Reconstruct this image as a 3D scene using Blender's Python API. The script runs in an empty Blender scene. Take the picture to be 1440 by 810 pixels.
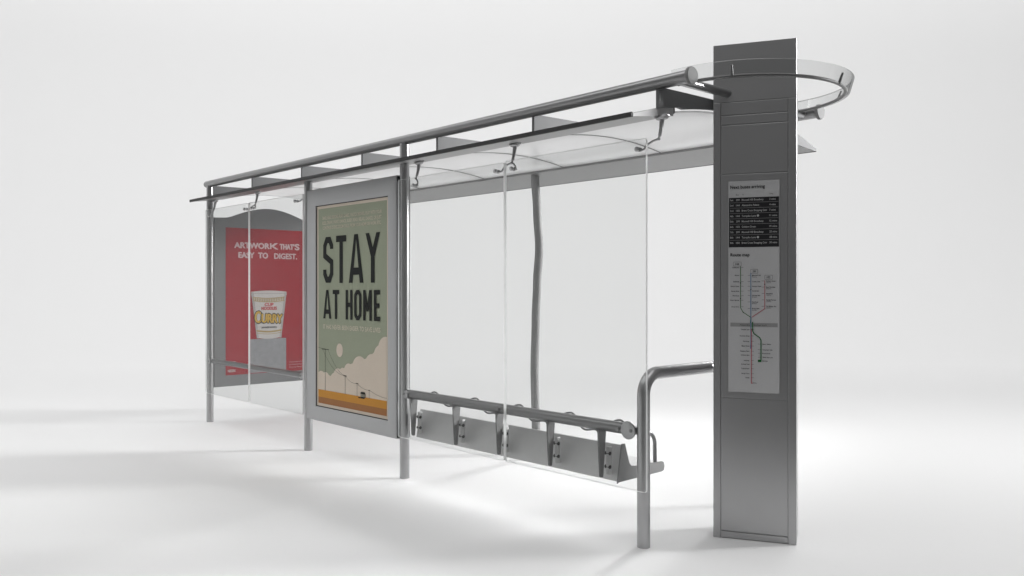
import bpy, bmesh, math, random
from mathutils import Vector as V, Matrix
random.seed(4)
S = bpy.context.scene
COL = S.collection
PI = math.pi

# ------------------------------------------------------------------ materials
def mat(name, base=(.5,.5,.5), rough=.5, metal=0., spec=.5, coat=0.):
    m = bpy.data.materials.new(name); m.use_nodes = True
    b = m.node_tree.nodes['Principled BSDF']
    b.inputs['Base Color'].default_value = (*base, 1)
    b.inputs['Roughness'].default_value = rough
    b.inputs['Metallic'].default_value = metal
    b.inputs['Specular IOR Level'].default_value = spec
    b.inputs['Coat Weight'].default_value = coat
    return m

def noise_up(m, scale, rng, bump=0.0, col=0.0, stretch=(1,1,1)):
    """roughness / bump / slight colour variation from object-space noise"""
    nt = m.node_tree; b = nt.nodes['Principled BSDF']
    tc = nt.nodes.new('ShaderNodeTexCoord'); mp = nt.nodes.new('ShaderNodeMapping')
    mp.inputs['Scale'].default_value = stretch
    nt.links.new(tc.outputs['Object'], mp.inputs['Vector'])
    n = nt.nodes.new('ShaderNodeTexNoise'); n.inputs['Scale'].default_value = scale
    n.inputs['Detail'].default_value = 4
    nt.links.new(mp.outputs['Vector'], n.inputs['Vector'])
    mr = nt.nodes.new('ShaderNodeMapRange')
    mr.inputs['To Min'].default_value = rng[0]; mr.inputs['To Max'].default_value = rng[1]
    nt.links.new(n.outputs['Fac'], mr.inputs['Value'])
    nt.links.new(mr.outputs['Result'], b.inputs['Roughness'])
    if bump:
        bp = nt.nodes.new('ShaderNodeBump'); bp.inputs['Strength'].default_value = bump
        bp.inputs['Distance'].default_value = .002
        nt.links.new(n.outputs['Fac'], bp.inputs['Height'])
        nt.links.new(bp.outputs['Normal'], b.inputs['Normal'])
    if col:
        c = b.inputs['Base Color'].default_value[:]
        r = nt.nodes.new('ShaderNodeMix'); r.data_type = 'RGBA'
        r.inputs[6].default_value = (*[x*(1-col) for x in c[:3]], 1)
        r.inputs[7].default_value = (*[min(1, x*(1+col)) for x in c[:3]], 1)
        nt.links.new(n.outputs['Fac'], r.inputs[0])
        nt.links.new(r.outputs[2], b.inputs['Base Color'])
    return m

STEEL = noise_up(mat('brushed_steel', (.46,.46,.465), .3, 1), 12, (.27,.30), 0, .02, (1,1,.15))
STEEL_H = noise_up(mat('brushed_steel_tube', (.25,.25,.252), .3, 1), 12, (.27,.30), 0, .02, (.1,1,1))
SHEET = noise_up(mat('totem_steel_sheet', (.46,.46,.465), .3, 1), 3, (.33,.35), 0, .01, (1,1,.1))
POSTM = noise_up(mat('dulled_grey_post', (.27,.27,.27), .6, .2, .3), 25, (.55,.65), .0, .04)  # duller than the steel posts, so the key leaves no highlight
HANG = noise_up(mat('hanger_metal', (.20,.20,.20), .5, .5, .3), 25, (.45,.55), .0, .05)
PLATE = noise_up(mat('pale_end_plate', (.55,.55,.55), .5, .1, .3), 25, (.45,.55), .0, .04)
SATIN = noise_up(mat('satin_aluminium', (.47,.475,.48), .5, .75), 25, (.42,.55), .03, .04)
CAPM = noise_up(mat('cap_grey', (.25,.25,.25), .6, .1, .2), 25, (.55,.65), .03, .05)
PAINT = noise_up(mat('grey_powder_coat', (.175,.177,.18), .6, .1, .2), 25, (.5,.62), .03, .05)
BEAM = noise_up(mat('beam_aluminium', (.30,.30,.30), .45, .7), 25, (.38,.5), .03, .04)
SEATM = noise_up(mat('seat_grey', (.66,.66,.66), .5, .4, .3), 25, (.38,.5), .03, .05)
DARK = mat('dark_seam', (.03,.03,.03), .6)
BLACK = mat('black_rubber', (.02,.02,.02), .5)
JOINT = mat('joint_strip', (.22,.22,.22), .5)
WHITEBACK = noise_up(mat('studio_floor_paint', (.83,.83,.83), .75, 0, .2), 60, (.7,.85), .0, .012)

def paper(name, c, var=.06, sc=150):
    m = mat(name, c, .55, 0, .15)
    return noise_up(m, sc, (.5,.6), 0, var)
GREEN = paper('print_sage', (.34,.37,.275), .10)
CREAM = paper('print_cream', (.70,.61,.51), .07)
CREAM_D = paper('print_pale_lettering', (.66,.62,.50), .05)
INK = paper('print_ink', (.012,.014,.013), .05)
ORANGE = paper('print_ochre', (.58,.27,.045), .12)
RUST = paper('print_rust', (.36,.16,.06), .12)
RED = paper('print_red', (.29,.007,.016), .06)
WHITE = paper('print_white', (.50,.47,.45), .03)
PINK = paper('print_pink_lettering', (.52,.38,.38), .03)
GREYB = paper('print_stone', (.26,.26,.27), .2, 18)
GOLD = paper('print_gold', (.36,.26,.10), .05)
GOLD2 = paper('print_yellow', (.50,.31,.045), .08)
REDL = paper('print_red_lettering', (.45,.08,.08), .05)
LCD = paper('display_grey', (.50,.50,.505), .04)
LCDB = paper('display_black', (.022,.022,.024), .03)
LCDT = paper('display_text', (.48,.48,.48), .03)
LCDI = paper('display_ink', (.035,.035,.036), .03)
LCDM = paper('display_band', (.30,.30,.30), .03)
L_OLIVE = paper('route_olive', (.10,.20,.09), .03)
L_BLUE = paper('route_blue', (.12,.22,.36), .03)
L_BLUE2 = paper('route_strong_blue', (.09,.18,.36), .03)
L_PINK = paper('route_pink', (.48,.13,.15), .03)
L_GREEN = paper('route_green', (.03,.15,.05), .03)

def glass(name, tint, refl=1.0):
    m = bpy.data.materials.new(name); m.use_nodes = True
    nt = m.node_tree; nt.nodes.clear()
    o = nt.nodes.new('ShaderNodeOutputMaterial'); mx = nt.nodes.new('ShaderNodeMixShader')
    t = nt.nodes.new('ShaderNodeBsdfTransparent'); t.inputs[0].default_value = (*tint, 1)
    g = nt.nodes.new('ShaderNodeBsdfGlossy'); g.inputs['Roughness'].default_value = .02
    g.inputs[0].default_value = (refl, refl, refl, 1)
    f = nt.nodes.new('ShaderNodeFresnel'); ge = nt.nodes.new('ShaderNodeNewGeometry'); mr = nt.nodes.new('ShaderNodeMapRange')
    mr.inputs['To Min'].default_value = 1.5; mr.inputs['To Max'].default_value = 1/1.5      # same reflectance on both faces of the slab
    nt.links.new(ge.outputs['Backfacing'], mr.inputs['Value']); nt.links.new(mr.outputs[0], f.inputs[0])
    nt.links.new(f.outputs[0], mx.inputs[0]); nt.links.new(t.outputs[0], mx.inputs[1])
    nt.links.new(g.outputs[0], mx.inputs[2]); nt.links.new(mx.outputs[0], o.inputs[0])
    return m
GLASS = glass('clear_glass', (.972,.976,.974), .38)
RINGGLASS = glass('ring_glass', (.945,.948,.947), .3)

def frosted(name, col, tr=.5, rough=.2):
    m = bpy.data.materials.new(name); m.use_nodes = True
    nt = m.node_tree; b = nt.nodes['Principled BSDF']; o = nt.nodes['Material Output']
    b.inputs['Base Color'].default_value = (*col, 1); b.inputs['Roughness'].default_value = rough
    t = nt.nodes.new('ShaderNodeBsdfTranslucent'); t.inputs[0].default_value = (*col, 1)
    mx = nt.nodes.new('ShaderNodeMixShader'); mx.inputs[0].default_value = tr
    nt.links.new(b.outputs[0], mx.inputs[1]); nt.links.new(t.outputs[0], mx.inputs[2])
    nt.links.new(mx.outputs[0], o.inputs[0])
    return m
EDGE = frosted('glass_edge', (.93,.94,.935), .75, .15)
EDGE2 = frosted('hoop_glass_edge', (.45,.46,.46), .4, .2)
ROOFM = frosted('frosted_roof_panel', (.90,.90,.90), .6, .2)

# ------------------------------------------------------------------ helpers
def link(name, bm, mats, parent=None, smooth=35, loc=None):
    bmesh.ops.recalc_face_normals(bm, faces=bm.faces)
    me = bpy.data.meshes.new(name); bm.to_mesh(me); bm.free()
    if not isinstance(mats, (list, tuple)): mats = [mats]
    for m in mats: me.materials.append(m)
    if smooth:
        me.polygons.foreach_set('use_smooth', [True]*len(me.polygons))
        me.set_sharp_from_angle(angle=math.radians(smooth))
    o = bpy.data.objects.new(name, me); COL.objects.link(o)
    if parent: o.parent = parent; o.matrix_parent_inverse = Matrix.Translation(-parent.location) if parent.type == 'EMPTY' else Matrix()
    return o

def thing(name, loc, label, cat, group=None):
    o = bpy.data.objects.new(name, None); COL.objects.link(o); o.location = loc
    o.empty_display_size = .2
    o['label'] = label; o['category'] = cat
    if group: o['group'] = group
    return o

def box(bm, x0, x1, y0, y1, z0, z1, bev=0, seg=2, mi=0):
    r = bmesh.ops.create_cube(bm, size=1)
    M = Matrix.Translation(((x0+x1)/2, (y0+y1)/2, (z0+z1)/2)) @ Matrix.Diagonal((x1-x0, y1-y0, z1-z0, 1))
    bmesh.ops.transform(bm, matrix=M, verts=r['verts'])
    fs = list({f for v in r['verts'] for f in v.link_faces})
    for f in fs: f.material_index = mi
    if bev:
        es = list({e for v in r['verts'] for e in v.link_edges})
        bmesh.ops.bevel(bm, geom=es, offset=bev, segments=seg, affect='EDGES', profile=.5)

def tube(bm, pts, r, n=20, cap=True):
    pts = [V(p) for p in pts]
    rs = r if isinstance(r, (list, tuple)) else [r]*len(pts)
    T = []
    for i, p in enumerate(pts):
        a = pts[max(i-1, 0)]; b = pts[min(i+1, len(pts)-1)]
        T.append((b-a).normalized())
    up = V((0,0,1)) if abs(T[0].z) < .9 else V((1,0,0))
    side = T[0].cross(up).normalized()
    rings = []
    for i, p in enumerate(pts):
        side = (side - T[i]*side.dot(T[i])).normalized()
        o2 = T[i].cross(side)
        rings.append([bm.verts.new(p + side*math.cos(2*PI*k/n)*rs[i] + o2*math.sin(2*PI*k/n)*rs[i]) for k in range(n)])
    for a, b in zip(rings, rings[1:]):
        for k in range(n):
            bm.faces.new((a[k], a[(k+1)%n], b[(k+1)%n], b[k]))
    if cap:
        bm.faces.new(rings[0]); bm.faces.new(rings[-1][::-1])
    return rings

def cyl(bm, a, b, r, n=20, bev=0):
    a = V(a); b = V(b)
    if bev:
        d = (b-a).normalized()*bev
        tube(bm, [a, a+d*.3, a+d, b-d, b-d*.3, b], [r-bev, r-bev*.3, r, r, r-bev*.3, r-bev], n)
    else: tube(bm, [a, b], r, n)

def prism(bm, prof, x0, x1, axis='X', mi=0):
    """extrude a closed (a,b) profile along an axis; X: (y,z)  Y: (x,z)"""
    f = {'X': lambda t,a,b: (t,a,b), 'Y': lambda t,a,b: (a,t,b), 'Z': lambda t,a,b: (a,b,t)}[axis]
    A = [bm.verts.new(f(x0,*p)) for p in prof]; B = [bm.verts.new(f(x1,*p)) for p in prof]
    n = len(prof)
    for i in range(n):
        q = bm.faces.new((A[i], A[(i+1)%n], B[(i+1)%n], B[i])); q.material_index = mi
    bm.faces.new(A).material_index = mi; bm.faces.new(B[::-1]).material_index = mi

def sphere(bm, c, r, sx=1, sy=1, sz=1):
    q = bmesh.ops.create_uvsphere(bm, u_segments=14, v_segments=10, radius=r)
    bmesh.ops.transform(bm, matrix=Matrix.Translation(c) @ Matrix.Diagonal((sx,sy,sz,1)), verts=q['verts'])

def NB(): return bmesh.new()

class Plane:
    """local drawing plane: origin, u axis, v axis (n = u x v points to the viewer)"""
    def __init__(s, O, U, W): s.O = V(O); s.U = V(U).normalized(); s.W = V(W).normalized(); s.N = s.U.cross(s.W)
    def P(s, u, v, n=0): return s.O + s.U*u + s.W*v + s.N*n
def poly(bm, pl, pts, n):
    return bm.faces.new([bm.verts.new(pl.P(u, v, n)) for u, v in pts])
def rect(bm, pl, u0, u1, v0, v1, n): poly(bm, pl, [(u0,v0),(u1,v0),(u1,v1),(u0,v1)], n)
def stroke(bm, pl, pts, wd, n, closed=False):
    """mitred strip along a 2-D polyline; wd = width, or (width across u, width across v)"""
    m = len(pts); L = []; R = []
    for i in range(m):
        p = V((*pts[i], 0))
        a = V((*pts[i-1], 0)) if (i > 0 or closed) else None
        b = V((*pts[(i+1) % m], 0)) if (i < m-1 or closed) else None
        d1 = (p-a).normalized() if a else (b-p).normalized()
        d2 = (b-p).normalized() if b else d1
        n1 = V((-d1.y, d1.x, 0)); n2 = V((-d2.y, d2.x, 0)); nn = (n1+n2).normalized()
        k = wd/2/max(.35, nn.dot(n1))
        L.append(bm.verts.new(pl.P(*(p+nn*k).xy, n))); R.append(bm.verts.new(pl.P(*(p-nn*k).xy, n)))
    for i in range(m if closed else m-1):
        j = (i+1) % m
        bm.faces.new((R[i], R[j], L[j], L[i]))
def flat(name, bm, m, parent):                 # flat print: keep face normals as drawn
    me = bpy.data.meshes.new(name); bm.to_mesh(me); bm.free(); me.materials.append(m)
    o = bpy.data.objects.new(name, me); COL.objects.link(o)
    r = parent
    while r.parent: r = r.parent
    o.parent = parent
    if parent.type == 'EMPTY': o.matrix_parent_inverse = Matrix.Translation(-parent.location)
    return o
def text(bm, pl, s, u0, u1, v0, v1, n, bold=0., ref=None, fat=0.):
    """type s so that its caps fill v0..v1 and the line fills u0..u1"""
    cu = bpy.data.curves.new('lettering', 'FONT'); cu.body = s; cu.size = 1; cu.resolution_u = 3
    cu.offset = bold; cu.fill_mode = 'BOTH'
    o = bpy.data.objects.new('lettering', cu); COL.objects.link(o)
    bpy.context.view_layer.update()
    me = bpy.data.meshes.new_from_object(o.evaluated_get(bpy.context.evaluated_depsgraph_get()))
    bpy.data.objects.remove(o); bpy.data.curves.remove(cu)
    xs = [v.co.x for v in me.vertices]; ys = [v.co.y for v in me.vertices]
    x0, x1 = min(xs), max(xs)
    y0, y1 = (-bold, .729+bold) if ref is None else (min(ys), max(ys))
    sh_ = [(0,0)] if not fat else [(0,0), (-fat,0), (fat,0), (0,fat*.8), (0,-fat*.8), (-fat*.6,fat*.5), (fat*.6,-fat*.5)]
    for q, (du, dv) in enumerate(sh_):
        base = [bm.verts.new(pl.P(u0+(v.co.x-x0)/(x1-x0)*(u1-u0)+du, v0+(v.co.y-y0)/(y1-y0)*(v1-v0)+dv, n+.00012*q)) for v in me.vertices]
        for p in me.polygons:
            try: bm.faces.new([base[i] for i in p.vertices])
            except ValueError: pass
    bpy.data.meshes.remove(me)

def word(name, m, par, pl, *a, **k):
    b = NB(); text(b, pl, *a, **k); return flat(name, b, m, par)

# ------------------------------------------------------------------ camera frame (shared with the studio sweep)
CAM = V((3.212, -3.975, 1.55))
RT = V((.6716, .7408, 0)).normalized(); FW = V((-RT.y, RT.x, 0))
def studio(l, d, z): return CAM.xy.to_3d() + RT*l + FW*d + V((0,0,z))

# ------------------------------------------------------------------ studio floor that sweeps up into the backdrop
RAD, TOP = 9., 22.
path = [(-17,-9,(-1,0)), (-17,0,(-1,0)), (-17,5,(-1,0))]                    # U-shaped cove: left side, rounded corner, back
for k in range(1, 12):
    a = k/12*PI/2; path.append((-5-12*math.cos(a), 5+12*math.sin(a), (-math.cos(a), math.sin(a))))
path += [(-5,17,(0,1)), (0,17,(0,1)), (10,17,(0,1)), (20,17,(0,1)), (36,17,(0,1))]
bm = NB(); rows_ = []
for l, d, (nl, nd) in path:
    r = [bm.verts.new(studio(l, d, 0))]
    for k in range(1, 25):
        a = k/24*PI/2; r.append(bm.verts.new(studio(l+nl*RAD*math.sin(a), d+nd*RAD*math.sin(a), RAD-RAD*math.cos(a))))
    r.append(bm.verts.new(studio(l+nl*RAD, d+nd*RAD, TOP))); rows_.append(r)
for a, b in zip(rows_, rows_[1:]):
    for k in range(len(a)-1): bm.faces.new((a[k], b[k], b[k+1], a[k+1]))
bm.faces.new([r[0] for r in rows_]+[bm.verts.new(studio(*p, 0)) for p in ((36,3.2), (-2.5,3.2), (-2.5,-9))])
fl = link('ground', bm, WHITEBACK, smooth=60); fl['kind'] = 'structure'

# ------------------------------------------------------------------ bus shelter
R = .039
P1, P2, P3, P4 = -6.386, -4.072, -2.478, 0.
TZ = 2.757
sh = thing('bus_shelter', (-3.2, .73, 0), 'long steel and glass bus shelter with white arched roof and round hoop', 'bus shelter')

for x, y, top in ((P1,0,TZ-.03), (P2,0,2.56), (P3,0,TZ-.03), (P1,1.47,TZ-.03), (0,1.47,TZ-.03)):
    bm = NB(); cyl(bm, (x,y,0), (x,y,top), R, 28); link('post', bm, STEEL, sh)
# the front post seen through the glass is bowed to imitate refraction in wavy panes
bm = NB(); pts = []
key = [(0,-2.455),(.26,-2.462),(.475,-2.471),(.79,-2.480),(1.27,-2.464),(1.6,-2.446),(1.915,-2.418),(2.29,-2.447),(2.565,-2.472),(2.72,-2.476)]
for i in range(40):
    z = 2.72*i/39
    for (za,xa),(zb,xb) in zip(key, key[1:]):
        if za <= z <= zb+1e-6:
            t = (z-za)/(zb-za); t = t*t*(3-2*t); pts.append((xa+(xb-xa)*t, 1.47, z)); break
tube(bm, pts, R, 24); w = link('post', bm, POSTM, sh); w['label'] = 'front post, bowed to imitate refraction in the glass'

# top rails with flared end caps
for y in (0., 1.47):
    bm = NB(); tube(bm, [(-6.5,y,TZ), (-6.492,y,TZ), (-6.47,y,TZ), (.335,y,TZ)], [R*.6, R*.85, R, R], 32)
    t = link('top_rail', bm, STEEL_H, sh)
    bm = NB(); tube(bm, [(.331,y,TZ), (.336,y,TZ), (.352,y,TZ), (.357,y,TZ)], [.047,.052,.052,.049], 32)
    link('end_cap', bm, CAPM, t)
# cross rail into the totem
bm = NB(); cyl(bm, (.235,.02,TZ-.002), (.235,1.45,TZ-.002), .027, 24); link('cross_rail', bm, STEEL, sh)

# roof: arch
def arch(y):
    return 2.600 + .074*(1-((y-.83)/.70)**2)
FX = [.125-1.083*k for k in range(7)]
ys = [.13+(1.43-.13)*i/24 for i in range(25)]
edges = [.085]+[x for x in FX[1:6]]+[-6.40]
for a, b in zip(edges, edges[1:]):
    bm = NB(); x1, x0 = a-.006, b+.006
    prism(bm, [(y, arch(y)) for y in ys]+[(y, arch(y)+.010) for y in reversed(ys)], x0, x1)
    link('roof_panel', bm, ROOFM, sh)
for x in edges[1:-1]:
    bm = NB(); prism(bm, [(y, arch(y)-.0025) for y in ys]+[(y, arch(y)+.007) for y in reversed(ys)], x-.0058, x+.0058)
    link('panel_joint', bm, JOINT, sh)
# fins standing on the arch between the rails
for i, x in enumerate(FX):
    x0, x1 = (x-.012, x+.012) if i else (x-.012-.02, x+.012-.02)
    yy = [.0+1.47*k/30 for k in range(31)]
    lo = [(y, 2.560+.148*y+.052 if y < .2 else (arch(y)+.014 if y < 1.39 else 2.695)) for y in yy]
    hi = [(y, 2.735+.006*math.sin(PI*y/1.47)) for y in reversed(yy)]
    bm = NB(); prism(bm, lo+hi, x0, x1); link('roof_fin', bm, PAINT, sh, smooth=20)

# wedge shaped roof edge beams
bm = NB(); prism(bm, [(-.212,2.536), (.16,2.588), (.19,2.612), (.19,2.653), (.10,2.64), (-.212,2.552)], -6.42, .088)
nb = link('roof_edge_beam', bm, BEAM, sh, smooth=15)
bm = NB(); prism(bm, [(-.226,2.532), (-.213,2.532), (-.213,2.560), (-.226,2.560)], -6.42, .094); link('edge_trim', bm, BLACK, nb)
bm = NB(); prism(bm, [(-.212,2.535), (.162,2.587), (.162,2.655), (-.212,2.554)], .089, .097); link('end_plate', bm, PLATE, nb, smooth=0)  # coloured paler than the far plate to offset the totem's shadow
bm = NB(); prism(bm, [(1.888,2.562), (1.5,2.592), (1.40,2.606), (1.40,2.640), (1.5,2.69), (1.888,2.580)], -6.42, .088)
nb = link('roof_edge_beam', bm, BEAM, sh, smooth=15)
bm = NB(); prism(bm, [(1.889,2.560), (1.900,2.560), (1.900,2.582), (1.889,2.582)], -6.42, .094); link('edge_trim', bm, BLACK, nb)
bm = NB(); prism(bm, [(1.888,2.561), (1.5,2.590), (1.5,2.695), (1.888,2.582)], .089, .097); link('end_plate', bm, PAINT, nb, smooth=0)

# glass panels behind the bench and at the far bay
def pane(x0, x1, z0, z1):
    y = -.064; r = .018; prof = []
    for cx, cz, a0 in ((x1-r,z0+r,-90),(x1-r,z1-r,0),(x0+r,z1-r,90),(x0+r,z0+r,180)):
        for k in range(5):
            a = math.radians(a0+k*22.5); prof.append((cx+r*math.cos(a), cz+r*math.sin(a)))
    bm = NB(); prism(bm, prof, y-.008, y+.008, 'Y', 1)
    for f in bm.faces:
        if len(f.verts) > 4: f.material_index = 0
    link('glass_panel', bm, [GLASS, EDGE], sh, smooth=0)
pane(-6.34, -5.222, .345, 2.445); pane(-5.212, -4.052, .345, 2.445)
pane(-2.47, -1.180, .345, 2.425); pane(-1.168, .075, .345, 2.432)

# glass clamps hanging from the roof edge
def clamp(x, arms, zt):
    y = .03
    bm = NB()
    sphere(bm, (x, y, 2.556), .021, 2.2, 1.2, .85)
    box(bm, x-.048, x+.048, y-.016, y+.016, 2.556, 2.574, .005)
    tube(bm, [(x,y,2.565), (x,y,2.55), (x,y-.01,2.49), (x,y-.02,2.455)], [.020,.016,.011,.010], 12)
    b = link('glass_bracket', bm, STEEL, sh)
    bm = NB(); sphere(bm, (x, y-.021, 2.452), .011); sphere(bm, (x, y-.03, 2.428), .010)
    tube(bm, [(x,y-.021,2.452), (x,y-.03,2.428)], .007, 10)
    link('joint', bm, STEEL, b)
    for s in arms:
        bm = NB(); ex = x+s
        k = 1 if s > 0 else -1
        tube(bm, [(x, 0, 2.428), (x+s*.35, -.012, 2.418), (x+s*.7, -.022, 2.398), (ex-.012*k, -.03, zt+.004), (ex, -.036, zt), (ex, -.058, zt)],
             [.0065,.0065,.0065,.0065,.0075,.009], 10)
        a = link('arm', bm, STEEL, b)
        bm = NB(); cyl(bm, (ex,-.090,zt), (ex,-.072,zt), .015, 16, .003); cyl(bm, (ex,-.06,zt), (ex,-.048,zt), .014, 16)
        link('bolt', bm, STEEL, b)
clamp(-6.30, (.07,), 2.37); clamp(-5.217, (-.085,.085), 2.385); clamp(-4.115, (-.075,), 2.385)
clamp(-2.32, (.075,), 2.36); clamp(-1.174, (-.085,.085), 2.37); clamp(.115, (-.10,), 2.37)

# lean rails
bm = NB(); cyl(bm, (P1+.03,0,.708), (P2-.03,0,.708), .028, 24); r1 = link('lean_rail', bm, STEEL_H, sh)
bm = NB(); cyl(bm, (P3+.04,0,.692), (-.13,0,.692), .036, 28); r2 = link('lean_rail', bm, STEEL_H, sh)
def disc(x, z, r, par, y=-.03, t=.012):
    bm = NB(); cyl(bm, (x,y-t,z), (x,y,z), r, 28, .002)
    box(bm, x-r*.9, x+r*.9, y-.002, .02, z-.022, z+.022, .004); link('rail_bracket', bm, STEEL, par)
disc(-.085, .692, .055, r2, -.034); disc(P3+.075, .692, .032, r2, -.036); disc(P1+.07, .708, .03, r1, -.03); disc(P2-.07, .708, .03, r1, -.03)
for x in (-2.42, -1.275, -1.215, -.165, -.06):
    bm = NB(); cyl(bm, (x,-.052,.692), (x,-.034,.692), .0115, 14, .002); link('bolt', bm, BEAM, r2)
for x in (P1+.07, P2-.075):
    bm = NB(); cyl(bm, (x,-.05,.708), (x,-.026,.708), .009, 12, .002); link('bolt', bm, BEAM, r1)

# bent tube barrier at the right end: post 4 up, over and into the totem
bm = NB(); pts = [(0,0,0), (0,0,.3), (0,0,.6), (0,0,.9)]
for k in range(13):
    a = k/12*PI/2; pts.append((0, .13-.13*math.cos(a), .905+.13*math.sin(a)))
pts += [(0,.5,1.035), (0,.78,1.035)]
tube(bm, pts, R, 28); bt = link('barrier_tube', bm, STEEL, sh)
bm = NB(); cyl(bm, (0,.78,1.035), (0,1.47,1.035), R-.001, 24); link('barrier_tube', bm, STEEL, sh)

# hoop with its glass band
HC = V((.20,.735)); HR = .62
def arc_pts(r, z, a0=-90, a1=90, n=48):
    return [(HC.x+r*math.cos(math.radians(a0+(a1-a0)*k/n)), HC.y+r*math.sin(math.radians(a0+(a1-a0)*k/n)), z) for k in range(n+1)]
bm = NB(); tube(bm, arc_pts(HR, TZ, -93, 93), .0105, 14); hoop = link('hoop', bm, HANG, sh)
bm = NB(); n = 64
sec = [(HR+.018,2.752), (HR+.028,2.752), (HR+.052,2.835), (HR+.042,2.839)]
rings = []
for k in range(n+1):
    a = math.radians(-94+188*k/n)
    rings.append([bm.verts.new((HC.x+r*math.cos(a), HC.y+r*math.sin(a), z)) for r, z in sec])
for a, b in zip(rings, rings[1:]):
    for j in range(4):
        f = bm.faces.new((a[j], a[(j+1)%4], b[(j+1)%4], b[j])); f.material_index = 1 if j == 2 else 0
bm.faces.new(rings[0]); bm.faces.new(rings[-1][::-1])
link('glass_band', bm, [RINGGLASS, EDGE2], hoop, smooth=30)
for a in (-62, 5, 50):
    ar = math.radians(a); d = V((math.cos(ar), math.sin(ar), 0)); c = V((HC.x, HC.y, 0))
    bm = NB(); p0 = c+d*(HR+.006)+V((0,0,2.752)); p1 = c+d*(HR+.030)+V((0,0,2.815))
    tube(bm, [p0, p0*.5+p1*.5+V((0,0,.002)), p1], [.009,.008,.006], 10); link('clip', bm, HANG, hoop)

# ------------------------------------------------------------------ bench hung from the right rail
be = thing('perch_bench', (-1.35, .28, 0), 'sloped grey metal perch seat hanging from the rail behind the clear glass', 'bench')
prof = [(.062,.337), (.505,.342), (.52,.348), (.526,.37), (.52,.392), (.505,.400), (.225,.408), (.178,.418), (.165,.435), (.118,.560), (.104,.560), (.100,.556)]
for x0, x1 in ((-2.40, -1.352), (-1.322, -.262)):
    bm = NB(); prism(bm, prof, x0, x1); s = link('seat', bm, SEATM, be, smooth=40)
    if x1 > -1:
        bm = NB(); prism(bm, [(.058,.325), (.07,.332), (.50,.338), (.524,.345), (.531,.37), (.524,.396), (.505,.404), (.235,.412), (.19,.42), (.172,.44), (.128,.568), (.104,.568), (.098,.560)], -.2615, -.252)
        link('end_plate', bm, BEAM, s, smooth=20)  # coloured darker than the seat to offset the key light
for x in (-2.345, -1.795, -1.302, -.785, -.33):
    bm = NB()
    pr = [(-.036,.662), (-.038,.640), (-.032,.52), (-.022,.372), (-.014,.364), (.002,.364), (.006,.372), (.026,.60), (.030,.64), (.030,.662)]
    prism(bm, pr, x-.006, x+.006)
    prism(bm, [(x-.045,.662), (x-.02,.652), (x-.006,.628), (x+.006,.628), (x+.008,.652), (x+.012,.662)], -.030, -.022, 'Y')
    h = link('hanger', bm, HANG, be, smooth=25)
    bm = NB(); box(bm, x+.0065, x+.030, .028, .062, .378, .552, .004); link('flange', bm, PLATE, h)
    for z in (.425, .51):
        bm = NB(); cyl(bm, (x-.008,.040,z), (x+.033,.040,z), .0125, 12, .002); link('bolt', bm, DARK, h)
# wire that weaves over and under the rail
bm = NB(); pts = []
wv = [(-2.30,.655),(-2.146,.727),(-1.945,.638),(-1.85,.648),(-1.635,.727),(-1.47,.636),(-1.37,.648),(-1.15,.727),(-.99,.634),(-.88,.648),(-.651,.727),(-.505,.636),(-.42,.648),(-.229,.727),(-.16,.70)]
for (xa,za),(xb,zb) in zip(wv, wv[1:]):
    for k in range(10):
        t = k/10; s = t*t*(3-2*t); z = za+(zb-za)*s
        pts.append((xa+(xb-xa)*t, .045+.012*math.sin((z-.69)*30), z))
tube(bm, pts, .0065, 8); link('woven_rod', bm, STEEL_H, be)
# arm hoop at the right end
bm = NB(); pts = [(-.10,.01,.655), (-.18,.10,.640), (-.245,.22,.628), (-.27,.33,.612)]
for k in range(1, 9):
    a = k/8*PI/2; pts.append((-.27, .365+.085*math.sin(a), .524+.085*math.cos(a)))
pts.append((-.27, .452, .39)); tube(bm, pts, .013, 14); link('armrest', bm, STEEL_H, be)

# ------------------------------------------------------------------ advertising case with the STAY AT HOME poster
ad = thing('advertising_case', (-3.24, 0, .32), 'grey framed poster case reading STAY AT HOME, hung between two rear posts', 'advertising case')
x0, x1, z0, z1 = -4.0, -2.512, .318, 2.47
ox0, ox1, oz0, oz1 = -3.826, -2.634, .453, 2.312
bm = NB()
def frame_mesh(bm, pl, o, i, dep, inset, bev):
    """rect frame: outer o=(u0,u1,v0,v1), opening i, thickness dep behind the plane"""
    def ring(r, n): return [bm.verts.new(pl.P(u, v, n)) for u, v in ((r[0],r[2]),(r[1],r[2]),(r[1],r[3]),(r[0],r[3]))]
    def sh_(r, d): return (r[0]+d, r[1]-d, r[2]+d, r[3]-d)
    L = [ring(o, -dep), ring(o, -bev), ring(sh_(o, bev*.3), -bev*.3), ring(sh_(o, bev), 0), ring(sh_(i, -.002), 0), ring(i, -.002), ring(i, -inset)]
    for a, b in zip(L, L[1:]):
        for k in range(4): bm.faces.new((a[k], a[(k+1)%4], b[(k+1)%4], b[k]))
    bm.faces.new(L[0])
PL = Plane((0,-.06,0), (1,0,0), (0,0,1))
frame_mesh(bm, PL, (x0,x1,z0,z1), (ox0,ox1,oz0,oz1), .14, .016, .012)
link('frame', bm, SATIN, ad, smooth=25)
bm = NB(); box(bm, x1+.001, x1+.008, -.052, .07, z0+.01, z1-.01); link('seal', bm, DARK, ad)
pp = Plane((0,-.0475,0), (1,0,0), (0,0,1))
bm = NB(); rect(bm, pp, ox0-.003, ox1+.003, oz0-.003, oz1+.003, 0); post = flat('poster', bm, CREAM, ad)
bm = NB(); stroke(bm, pp, [(ox0+.004,oz0+.004),(ox1-.004,oz0+.004),(ox1-.004,oz1-.004),(ox0+.004,oz1-.004)], .008, .003, True); flat('gasket', bm, DARK, ad)
gx0, gx1, gz0, gz1 = -3.792, -2.662, .487, 2.279
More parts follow.
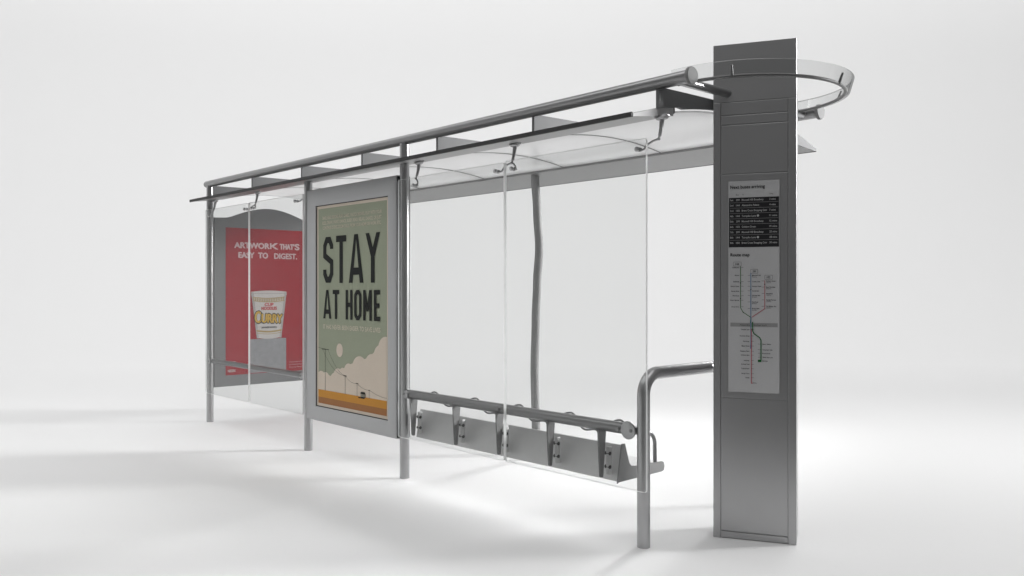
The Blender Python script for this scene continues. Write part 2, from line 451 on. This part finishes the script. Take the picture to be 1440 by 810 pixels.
bm = NB(); rect(bm, pp, gx0, gx1, gz0+.1, gz1, .001); flat('printed_sky', bm, GREEN, post)
# cloud bank
puffs = [(-3.74,.70,.085),(-3.66,.70,.08),(-3.60,.68,.075),(-3.44,.745,.085),(-3.36,.76,.08),(-3.50,.70,.085),(-3.26,.80,.085),(-3.19,.80,.09),(-3.08,.83,.13),(-2.97,.83,.115),(-2.89,.88,.11),(-2.82,.90,.11),(-2.75,.96,.115),(-2.68,1.03,.115)]
bm = NB(); N = 160; top = []
for k in range(N+1):
    u = gx0+(gx1-gx0)*k/N; v = .64
    for cu_, cv, r in puffs:
        d = abs(u-cu_)
        if d < r: v = max(v, cv+math.sqrt(r*r-d*d))
    top.append((u, min(v, 1.17)))
for a, b in zip(top, top[1:]): poly(bm, pp, [(a[0],.60),(b[0],.60),b,a], .0018)
flat('printed_cloud', bm, CREAM, post)
bm = NB(); poly(bm, pp, [(-3.414+.055*math.cos(2*PI*k/32), .993+.061*math.sin(2*PI*k/32)) for k in range(32)], .0022); flat('printed_moon', bm, CREAM, post)
bm = NB(); rect(bm, pp, gx0, gx1, .545, .613, .0026); flat('printed_field', bm, ORANGE, post)
bm = NB(); rect(bm, pp, gx0, gx1, .487, .545, .0026); flat('printed_ground', bm, RUST, post)
bm = NB(); n0 = .0032
for u, zt, zb, w in ((-3.665,.994,.606,.0048),(-3.318,.776,.606,.004),(-3.121,.725,.606,.0035),(-2.928,.683,.606,.003)):
    rect(bm, pp, u-w/2, u+w/2, zb, zt, n0)
    cw = (zt-.6)*.16; rect(bm, pp, u-cw, u+cw, zt-.008, zt-.003, n0+.0003)
def wire(a, b, sag):
    q = []
    for k in range(13):
        t = k/12; q.append((a[0]+(b[0]-a[0])*t, a[1]+(b[1]-a[1])*t-sag*4*t*(1-t)))
    stroke(bm, pp, q, .0020, n0+.0006)
for o_ in (-.02, .02):
    wire((-3.665+o_*2.5,.991), (-3.318+o_,.773), .055)
wire((-3.318,.773), (-3.121,.722), .022); wire((-3.121,.722), (-2.928,.680), .016); wire((-2.928,.680), (gx1,.635), .010); wire((gx0,1.003), (-3.665,.992), .004)
# hut
poly(bm, pp, [(-3.06,.606),(-2.985,.606),(-2.985,.64),(-2.995,.655),(-3.05,.655),(-3.075,.64),(-3.06,.64)], n0+.001)
rect(bm, pp, -3.10, -3.0, .597, .606, n0+.0008)
flat('printed_line', bm, INK, post)
bm = NB()
for a in (-3.045, -3.025, -3.005): rect(bm, pp, a-.004, a+.004, .612, .636, n0+.0015)
flat('printed_window', bm, CREAM_D, post)
# big condensed lettering
bm = NB(); nn = [.0030]
def st(pts, w, closed=False): nn[0] += .00015; stroke(bm, pp, pts, w, nn[0], closed)
def S_(u0, u1, v0, v1, w):
    c = (u1-u0)*.32; h = v1-v0; a, b = u0+w/2, u1-w/2; m = (v0+v1)/2
    st([(b, v1-h*.27), (b, v1-c-w/2), (b-c*.6, v1-w*.55), (a+c*.6, v1-w*.55), (a, v1-c-w/2), (a, m+h*.09), (b, m-h*.05), (b, v0+c+w/2), (b-c*.6, v0+w*.55), (a+c*.6, v0+w*.55), (a, v0+c+w/2), (a, v0+h*.29)], w)
def T_(u0, u1, v0, v1, w): m = (u0+u1)/2; st([(u0,v1-w*.5),(u1,v1-w*.5)], w); st([(m,v0),(m,v1-w)], w)
def A_(u0, u1, v0, v1, w):
    m = (u0+u1)/2; k = w*.52; nn[0] += .00015
    poly(bm, pp, [(u0,v0),(u0+w,v0),(m+k*.2,v1),(m-k,v1)], nn[0]); nn[0] += .00015
    poly(bm, pp, [(u1-w,v0),(u1,v0),(m+k,v1),(m-k*.2,v1)], nn[0])
    t = .30; st([(u0+w*.5+(m-u0)*t*.6, v0+(v1-v0)*.24),(u1-w*.5-(u1-m)*t*.6, v0+(v1-v0)*.24)], w*1.05)
def Y_(u0, u1, v0, v1, w):
    m = (u0+u1)/2; j = v0+(v1-v0)*.50
    st([(m,v0),(m,j)], w); nn[0] += .00015
    poly(bm, pp, [(m-w/2,j-.03),(m+w/2,j-.03),(m+w/2,j+.02),(u0+w,v1),(u0,v1),(m-w/2,j+.01)], nn[0]); nn[0] += .00015
    poly(bm, pp, [(m-w/2,j-.03),(m+w/2,j-.03),(m+w/2,j+.01),(u1,v1),(u1-w,v1),(m-w/2,j+.02)], nn[0])
def H_(u0, u1, v0, v1, w): st([(u0+w/2,v0),(u0+w/2,v1)], w); st([(u1-w/2,v0),(u1-w/2,v1)], w); st([(u0+w,(v0+v1)/2),(u1-w,(v0+v1)/2)], w)
def O_(u0, u1, v0, v1, w):
    a, b, c = u0+w/2, u1-w/2, (u1-u0)*.3
    st([(a,v0+c+w*.3),(a+c*.7,v0+w/2),(b-c*.7,v0+w/2),(b,v0+c+w*.3),(b,v1-c-w*.3),(b-c*.7,v1-w/2),(a+c*.7,v1-w/2),(a,v1-c-w*.3)], w, True)
def M_(u0, u1, v0, v1, w):
    m = (u0+u1)/2; st([(u0+w/2,v0),(u0+w/2,v1)], w); st([(u1-w/2,v0),(u1-w/2,v1)], w); nn[0] += .00015
    lo = v0+(v1-v0)*.30
    poly(bm, pp, [(u0,v1),(m-w*.45,lo),(m+w*.45,lo),(u0+w,v1)], nn[0]); nn[0] += .00015
    poly(bm, pp, [(u1-w,v1),(m-w*.45,lo),(m+w*.45,lo),(u1,v1)], nn[0])
def E_(u0, u1, v0, v1, w):
    st([(u0+w/2,v0),(u0+w/2,v1)], w)
    for v, s in ((v0+w/2,1),((v0+v1)/2,.82),(v1-w/2,1)): st([(u0+w,v),(u0+w+(u1-u0-w)*s,v)], w)
w = .057; b0, b1 = 1.595, 2.019
S_(-3.703,-3.524,b0,b1,w); T_(-3.474,-3.300,b0,b1,w); A_(-3.256,-3.018,b0,b1,w*1.05); Y_(-2.985,-2.760,b0,b1,w*1.02)
w = .038; b0, b1 = 1.271, 1.533
A_(-3.700,-3.556,b0,b1,w); T_(-3.530,-3.419,b0,b1,w); H_(-3.308,-3.194,b0,b1,w); O_(-3.166,-3.048,b0,b1,w); M_(-3.020,-2.886,b0,b1,w); E_(-2.853,-2.758,b0,b1,w)
flat('printed_title', bm, INK, post)
bm = NB()
for s, a, b, v in (('BAKE, READ BOOKS, PLAY GAMES, WATCH MOVIES, PLAY WITH YOUR', -3.714,-2.735, 2.178),
                   ('KIDS, DRAW, PAINT, DANCE, SLEEP, READ, RELAX, DANCE, OR JUST', -3.716,-2.740, 2.132),
                   ('CONTINUE DOING ZOOM CALLS, FROM YOUR HOME OR WORK ETC.', -3.712,-2.746, 2.086)):
    word('printed_line_of_text', CREAM_D, post, pp, s, a, b, v, v+.031, .003, .022)
word('printed_subtitle', CREAM_D, post, pp, 'IT HAS NEVER BEEN EASIER TO SAVE LIVES', -3.703, -2.756, 1.176, 1.219, .003, .02)

# ------------------------------------------------------------------ end case with the red noodle poster
ec = thing('end_advertising_case', (P1, .735, .39), 'arched grey poster case across the far end, red noodle cup poster in it', 'advertising case')
prof = [(.045,.392), (1.425,.392), (1.425,2.372)]
for k in range(21):
    t = k/20; prof.append((1.27-1.07*t, 2.372+.140*math.sin(PI*t)**1.1))
prof.append((.045,2.372))
bm = NB(); prism(bm, prof, P1-.06, P1)
bmesh.ops.bevel(bm, geom=[e for e in bm.edges if abs(e.verts[0].co.x-e.verts[1].co.x) < 1e-6], offset=.006, segments=2, affect='EDGES')
link('frame', bm, PAINT, ec, smooth=30)
pe = Plane((P1+.0015,0,0), (0,1,0), (0,0,1))
def bmt(): return NB()
bm = NB(); rect(bm, pe, .186, 1.284, .522, 2.262, 0); po = flat('poster', bm, RED, ec)
word('printed_word', PINK, po, pe, 'ARTWOR', .292, .735, 2.026, 2.096, .002, .012, None, .0042)
bm = NB(); rect(bm, pe, .742, .762, 2.026, 2.098, .002)                    # K drawn stretched to imitate refraction in the glass
poly(bm, pe, [(.762,2.050),(.792,2.060),(.845,2.094),(.842,2.100),(.808,2.100),(.762,2.068)], .0022)
poly(bm, pe, [(.768,2.066),(.766,2.054),(.812,2.024),(.850,2.020),(.848,2.028),(.790,2.062)], .0024)
flat('printed_stretched_letter', bm, PINK, po)
word('printed_word', PINK, po, pe, "THAT'", .873, 1.065, 2.026, 2.094, .002, .012, None, .0042); word('printed_word', PINK, po, pe, 'S', 1.075, 1.135, 2.024, 2.100, .002, .012, None, .0042)
word('printed_word', PINK, po, pe, 'EASY', .344, .540, 1.910, 1.980, .002, .012, None, .0042); word('printed_word', PINK, po, pe, 'TO', .592, .716, 1.910, 1.980, .002, .012, None, .0042)
word('printed_word', PINK, po, pe, 'DIGEST.', .800, 1.103, 1.908, 1.978, .002, .012, None, .0030)
for i, t_ in enumerate(('Cup noodle artwork', 'printed at home', 'Curry flavour')):
    word('printed_line_of_text', PINK, po, pe, t_, 1.0, 1.21, .628-.033*i, .645-.033*i, .002, .005)
bm = NB(); rect(bm, pe, .49, .957, .53, .935, .002); flat('printed_plinth', bm, GREYB, po)
bm = NB()
rect(bm, pe, .209, .306, .655, .684, .002); flat('printed_bar', bm, WHITE, po)
word('printed_logo', WHITE, po, pe, 'NISSIN', .212, .303, .556, .590, .002, .03)
# cup
bm = NB()
def arcs(u0, u1, v, sag, n=16): return [(u0+(u1-u0)*k/n, v-sag*math.sin(PI*k/n)) for k in range(n+1)]
poly(bm, pe, arcs(.572,.892,.950,.018)+[(.940,1.455),(.962,1.462),(.962,1.505)]+arcs(.960,.503,1.505,-.014)[0:]+[(.500,1.462),(.522,1.455)], .0035)
cup = flat('printed_cup', bm, WHITE, po)
SHADE = paper('print_cup_shade', (.36,.34,.33), .03)
for e0_, e1_, f0_, f1_ in ((.572,.600,.500,.530), (.866,.892,.935,.962)):
    bm = NB(); poly(bm, pe, [(e0_,.948-.004),(e1_,.946-.006),(f1_,1.500),(f0_,1.500)], .0038); flat('printed_cup_side', bm, SHADE, po)
bm = NB(); poly(bm, pe, [(.508,1.478),(.955,1.478),(.955,1.486),(.508,1.486)], .0040); flat('printed_rim_line', bm, SHADE, po)
def band(v0, v1, sag, m, nm, slots=0):
    bm = NB()
    e0 = .522+(1.455-v0)/.505*.05; e1 = .940-(1.455-v0)/.505*.05
    f0 = .522+(1.455-v1)/.505*.05; f1 = .940-(1.455-v1)/.505*.05
    lo = arcs(e0+.003, e1-.003, v0, sag, 36); hi = arcs(f0+.003, f1-.003, v1, sag, 36)
    for k in range(36):
        if slots and k % 2: 
            a0, a1 = lo[k], lo[k+1]; poly(bm, pe, [a0, a1, (a1[0], a1[1]+.007), (a0[0], a0[1]+.007)], .0045); b0_, b1_ = hi[k], hi[k+1]
            poly(bm, pe, [(b0_[0], b0_[1]-.007), (b1_[0], b1_[1]-.007), b1_, b0_], .0045)
        else: poly(bm, pe, [lo[k], lo[k+1], hi[k+1], hi[k]], .0045)
    flat(nm, bm, m, po)
band(1.392, 1.445, .016, GOLD, 'printed_gold_band', 1); band(1.025,1.045,.016,GOLD,'printed_gold_line'); band(1.004,1.010,.016,GOLD,'printed_gold_line')
word('printed_red_lettering', REDL, po, pe, 'CUP', .672, .788, 1.332, 1.368, .005, .01, None, .003); word('printed_red_lettering', REDL, po, pe, 'NOODLES', .632, .830, 1.284, 1.324, .005, .01, None, .003)
pc = Plane(pe.P(.535,1.125,0), (0,1,-.045), (0,.045,1))
bm = NB(); text(bm, pc, 'C', .008, .082, .004, .158, .005, .0, None, .013); text(bm, pc, 'URRY', .093, .366, .008, .128, .0052, .0, None, .013); flat('printed_shadow_lettering', bm, INK, po)
bm = NB(); text(bm, pc, 'C', .010, .079, .010, .152, .007, .0, None, .0065); text(bm, pc, 'URRY', .096, .362, .014, .122, .0072, .0, None, .0065); flat('printed_curry_lettering', bm, GOLD2, po)
bm = NB(); text(bm, pe, 'JAPANESE NOODLE', .632, .830, 1.060, 1.084, .005, .03); flat('printed_black_lettering', bm, INK, po)

# ------------------------------------------------------------------ information totem
TA = V((.163,.481)); TB = V((.600,.705)); tu = (TB-TA).normalized(); W = (TB-TA).length
to = thing('information_totem', ((TA.x+TB.x)/2-.06, (TA.y+TB.y)/2+.11, 0), 'tall dark steel totem with next buses display and route map at the right end', 'totem')
pt = Plane((TA.x,TA.y,0), (tu.x,tu.y,0), (0,0,1))
DEP = .24
def tbox(bm, u0, u1, v0, v1, n0, n1, bev=.0):
    b2 = NB(); box(b2, u0, u1, v0, v1, n0, n1, bev)
    M = Matrix((( *pt.U, 0), (*pt.W, 0), (*pt.N, 0), (0,0,0,1))).transposed(); M.translation = pt.O
    bmesh.ops.transform(b2, matrix=M, verts=b2.verts)
    me = bpy.data.meshes.new('tmp'); b2.to_mesh(me); b2.free(); bm.from_mesh(me); bpy.data.meshes.remove(me)
bm = NB(); tbox(bm, .0, W, .0, 3.055, -DEP, -.010, .004); link('body', bm, SHEET, to, smooth=0)
bm = NB(); tbox(bm, .0, W, 2.700, 3.058, -.009, 0, .002); link('top_plate', bm, SHEET, to, smooth=0)
for a, b in ((0,.0445), (.4445,W)):
    bm = NB(); tbox(bm, a, b, 0, 2.698, -.009, .0, .002); link('side_strip', bm, SHEET, to, smooth=0)
for v0, v1 in ((.004,.043), (.050,.868), (.873,2.2505), (2.2565,2.555), (2.561,2.6145), (2.6205,2.697)):
    bm = NB(); tbox(bm, .0475, .4415, v0, v1, -.009, -.0015 if v0 != .873 else -.001, .0015); link('face_panel', bm, SHEET, to, smooth=0)
# display window
pd = Plane(pt.P(0,0,.0005), pt.U, pt.W)
bm = NB(); stroke(bm, pd, [(.088,.906),(.396,.906),(.396,2.211),(.088,2.211)], .005, .0015, True); flat('display_rim', bm, STEEL, to)
bm = NB(); rect(bm, pd, .088, .396, .906, 2.211, .001); dp = flat('display', bm, LCD, to)
bm = NB(); rect(bm, pd, .095, .391, 1.801, 2.106, .002); flat('arrivals_board', bm, LCDB, dp)
word('heading', LCDI, dp, pd, 'Next buses arriving', .104, .308, 2.162, 2.183, .0025, .0, None, .0006)
word('heading', LCDI, dp, pd, 'Route map', .105, .218, 1.745, 1.765, .0025, .0, None, .0006)
for t_, a, b in (('Bus',.138,.155), ('To',.174,.184), ('Time',.335,.356)): word('column_heading', LCDI, dp, pd, t_, a, b, 2.120, 2.129, .0025)
rows = [('1st','299','Muswell Hill Broadway','3 mins'), ('2nd','144','Alexandra Palace','4 mins'), ('3rd','102','Brent Cross Shopping Cntr','7 mins'),
        ('4th','144','Turnpike Lane','11 mins'), ('5th','299','Muswell Hill Broadway','12 mins'), ('6th','102','Golders Green','19 mins'),
        ('7th','299','Muswell Hill Broadway','22 mins'), ('8th','144','Turnpike Lane','28 mins'), ('9th','102','Brent Cross Shopping Cntr','30 mins')]
for i, (a, b, c, d) in enumerate(rows):
    v = 2.086-.0330*i; k = (.301-.172)/21
    for t_, p_, q_ in ((a,.102,.122), (b,.138,.160), (d,.335,.372 if i < 3 else .380)): word('arrival_text', LCDT, dp, pd, t_, p_, q_, v, v+.0125, .003, .012)
    e = .172+len(c)*k*(1.05 if len(c) < 20 else 1) if len(c) < 22 else .322
    word('arrival_text', LCDT, dp, pd, c, .172, e, v, v+.0125, .003, .012)
    if c.startswith('Turn'):
        bm = NB(); poly(bm, pd, [(e+.012+.007*math.cos(2*PI*q/14), v+.006+.007*math.sin(2*PI*q/14)) for q in range(14)], .003); flat('round_symbol', bm, LCDT, dp)
    if i < 8: bl = NB(); rect(bl, pd, .100, .388, v-.0115, v-.0098, .003); flat('arrivals_line', bl, LCDM, dp)
# route map
def line(pts, w, m, n=.0026): b = NB(); stroke(b, pd, pts, w, n); flat('route_line', b, m, dp)
line([(.165,1.683),(.165,1.429),(.179,1.402),(.226,1.370),(.2225,1.335)], .0042, L_OLIVE)
line([(.226,1.642),(.226,1.37)], .0042, L_BLUE, .0030)
line([(.308,1.596),(.308,1.424),(.231,1.370)], .0036, L_PINK, .0034)
line([(.2265,1.370),(.2265,1.190)], .0050, L_BLUE, .0040)
line([(.2262,1.200),(.2262,1.178)], .0060, L_BLUE2, .0044)
line([(.2295,1.300),(.2295,.967),(.238,.967)], .0045, L_PINK, .0048)
bm = NB(); rect(bm, pd, .104, .383, 1.312, 1.336, .0022); flat('interchange_band', bm, LCDM, dp)
line([(.237,1.342),(.237,1.287),(.245,1.270),(.278,1.247),(.286,1.230),(.286,1.102)], .0055, L_GREEN, .0052)
bm = NB(); rect(bm, pd, .268, .288, 1.098, 1.112, .0054); flat('terminus_box', bm, L_GREEN, dp)
for (a,b,c,d), s in (((.122,.169,1.685,1.710),'144'), ((.225,.267,1.640,1.664),'299'), ((.308,.353,1.603,1.628),'102')):
    bm = NB(); stroke(bm, pd, [(a,c),(b,c),(b,d),(a,d)], .0012, .0056, True); flat('route_box', bm, LCDI, dp)
    word('route_number', LCDI, dp, pd, s, a+.012, b-.012, c+.006, d-.006, .0056, .01)
names = ['Cockfosters','Oakwood','Southgate','Palmers Green','Bounds Green','Wood Green','Friern Barnet','Arnos Grove']
n2 = ['Muswell Hill','Cranley Gdns','Highgate Wood','Crouch End','Hornsey Rise','Park Road','Priory Park']
n3 = ['Golders Green','East Finchley','Hampstead','Temple Fortune','The Bishops Ave']
def stop(u, v, s, side, w=.0028, n=.0058):
    L_ = .0040*len(s)+random.uniform(-.002,.003)
    bm = NB()
    if side < 0: text(bm, pd, s, u-.008-L_, u-.008, v-.0045, v+.0035, n, .02); rect(bm, pd, u+.003, u+.018, v-.001, v+.0005, n)
    else: text(bm, pd, s, u+.008, u+.008+L_, v-.0045, v+.0035, n, .02); rect(bm, pd, u-.018, u-.003, v-.001, v+.0005, n)
    flat('stop_name', bm, LCDI, dp)
for s, v in zip(names, (1.677,1.629,1.590,1.561,1.531,1.503,1.475,1.435)): stop(.165, v, s, -1)
for s, v in zip(n2, (1.628,1.590,1.561,1.533,1.505,1.465,1.425)):
    stop(.226, v, s, 1)
    if v < 1.52 or v > 1.6: word('stop_name', LCDI, dp, pd, 'Broadway', .234, .262, v-.013, v-.006, .0058)
for s, v in zip(n3, (1.593,1.556,1.517,1.478,1.439)): stop(.308, v, s, 1); word('stop_name', LCDI, dp, pd, 'Station', .318, .345, v-.013, v-.006, .0058)
for s, v in zip(('Turnpike Lane','Ducketts Green','Harringay','Manor House','Finsbury Park','Highbury Barn','Holloway','Archway Road','Tufnell Park','Kentish Town','Camden'), (1.296,1.257,1.224,1.195,1.163,1.139,1.106,1.083,1.056,1.026,1.001)):
    stop(.226, v, s, -1)
for s, v in zip(('Seven Sisters','Tottenham Hale','Bruce Grove','White Hart Lane','Edmonton'), (1.208,1.174,1.152,1.128,1.106)): stop(.286, v, s, 1)
word('stop_name', LCDI, dp, pd, 'Alexandra', .160, .220, 1.319, 1.328, .0058); word('stop_name', LCDI, dp, pd, 'Park Road Stop N', .244, .318, 1.319, 1.328, .0058)
word('stop_name', LCDI, dp, pd, 'Euston', .240, .262, .966, .974, .0058)
for u, v in ((.165,1.580),(.165,1.485),(.181,1.400),(.226,1.540),(.308,1.572)):
    bm = NB(); poly(bm, pd, [(u-.004,v+.003),(u,v-.005),(u+.004,v+.003)], .0064); flat('direction_arrow', bm, LCDI, dp)

# ------------------------------------------------------------------ camera
cam = bpy.data.cameras.new('camera'); co = bpy.data.objects.new('camera', cam); COL.objects.link(co)
cam.sensor_width = 36; cam.lens = 1186/1440*36; cam.clip_end = 300; cam.clip_start = .05
co.location = CAM
co.rotation_euler = FW.to_track_quat('-Z', 'Y').to_euler()
S.camera = co

# ------------------------------------------------------------------ light
wd = bpy.data.worlds.new('World'); S.world = wd; wd.use_nodes = True
bg = wd.node_tree.nodes['Background']; bg.inputs[1].default_value = 1.0
nt = wd.node_tree; tc = nt.nodes.new('ShaderNodeTexCoord'); sx = nt.nodes.new('ShaderNodeSeparateXYZ'); cr = nt.nodes.new('ShaderNodeValToRGB')
nt.links.new(tc.outputs['Generated'], sx.inputs[0]); nt.links.new(sx.outputs['Z'], cr.inputs[0]); nt.links.new(cr.outputs[0], bg.inputs[0])
cr.color_ramp.elements[0].position = .0; cr.color_ramp.elements[0].color = (.095,.095,.095,1)      # dim studio, lighter towards the ceiling
cr.color_ramp.elements[1].position = .55; cr.color_ramp.elements[1].color = (.28,.28,.28,1)
def area(name, loc, tgt, sx, sy, power, col=(1,1,1)):
    l = bpy.data.lights.new(name, 'AREA'); l.shape = 'RECTANGLE'; l.size = sx; l.size_y = sy; l.energy = power; l.color = col
    o = bpy.data.objects.new(name, l); COL.objects.link(o); o.location = loc
    o.rotation_euler = (V(tgt)-V(loc)).to_track_quat('-Z', 'Y').to_euler(); return o
area('overhead_softbox', studio(-2.0, 3.2, 12), studio(-2.0, 3.8, 0), 18, 11, 600)
k = area('key_softbox', studio(23.5, 9.9, 7.6), studio(-8.4, 6.1, 0), 5.2, 5.2, 205); k.data.spread = math.radians(24)
q = area('added_rear_softbox', studio(5.6, 14.2, 3.9), studio(.05, 6.25, 0), 2.6, 2.6, 19); q.data.spread = math.radians(17)  # extra lamp, added to make the bright floor patch below the bench
area('backdrop_softbox', studio(0, 13, 21), studio(0, 26, 11), 60, 4, 5500)

S.render.engine = 'CYCLES'
S.cycles.use_denoising = True
S.cycles.max_bounces = 10; S.cycles.transparent_max_bounces = 24; S.cycles.diffuse_bounces = 5
S.cycles.sample_clamp_indirect = 6
S.view_settings.view_transform = 'Standard'; S.view_settings.look = 'None'; S.view_settings.exposure = 0; S.view_settings.gamma = 1
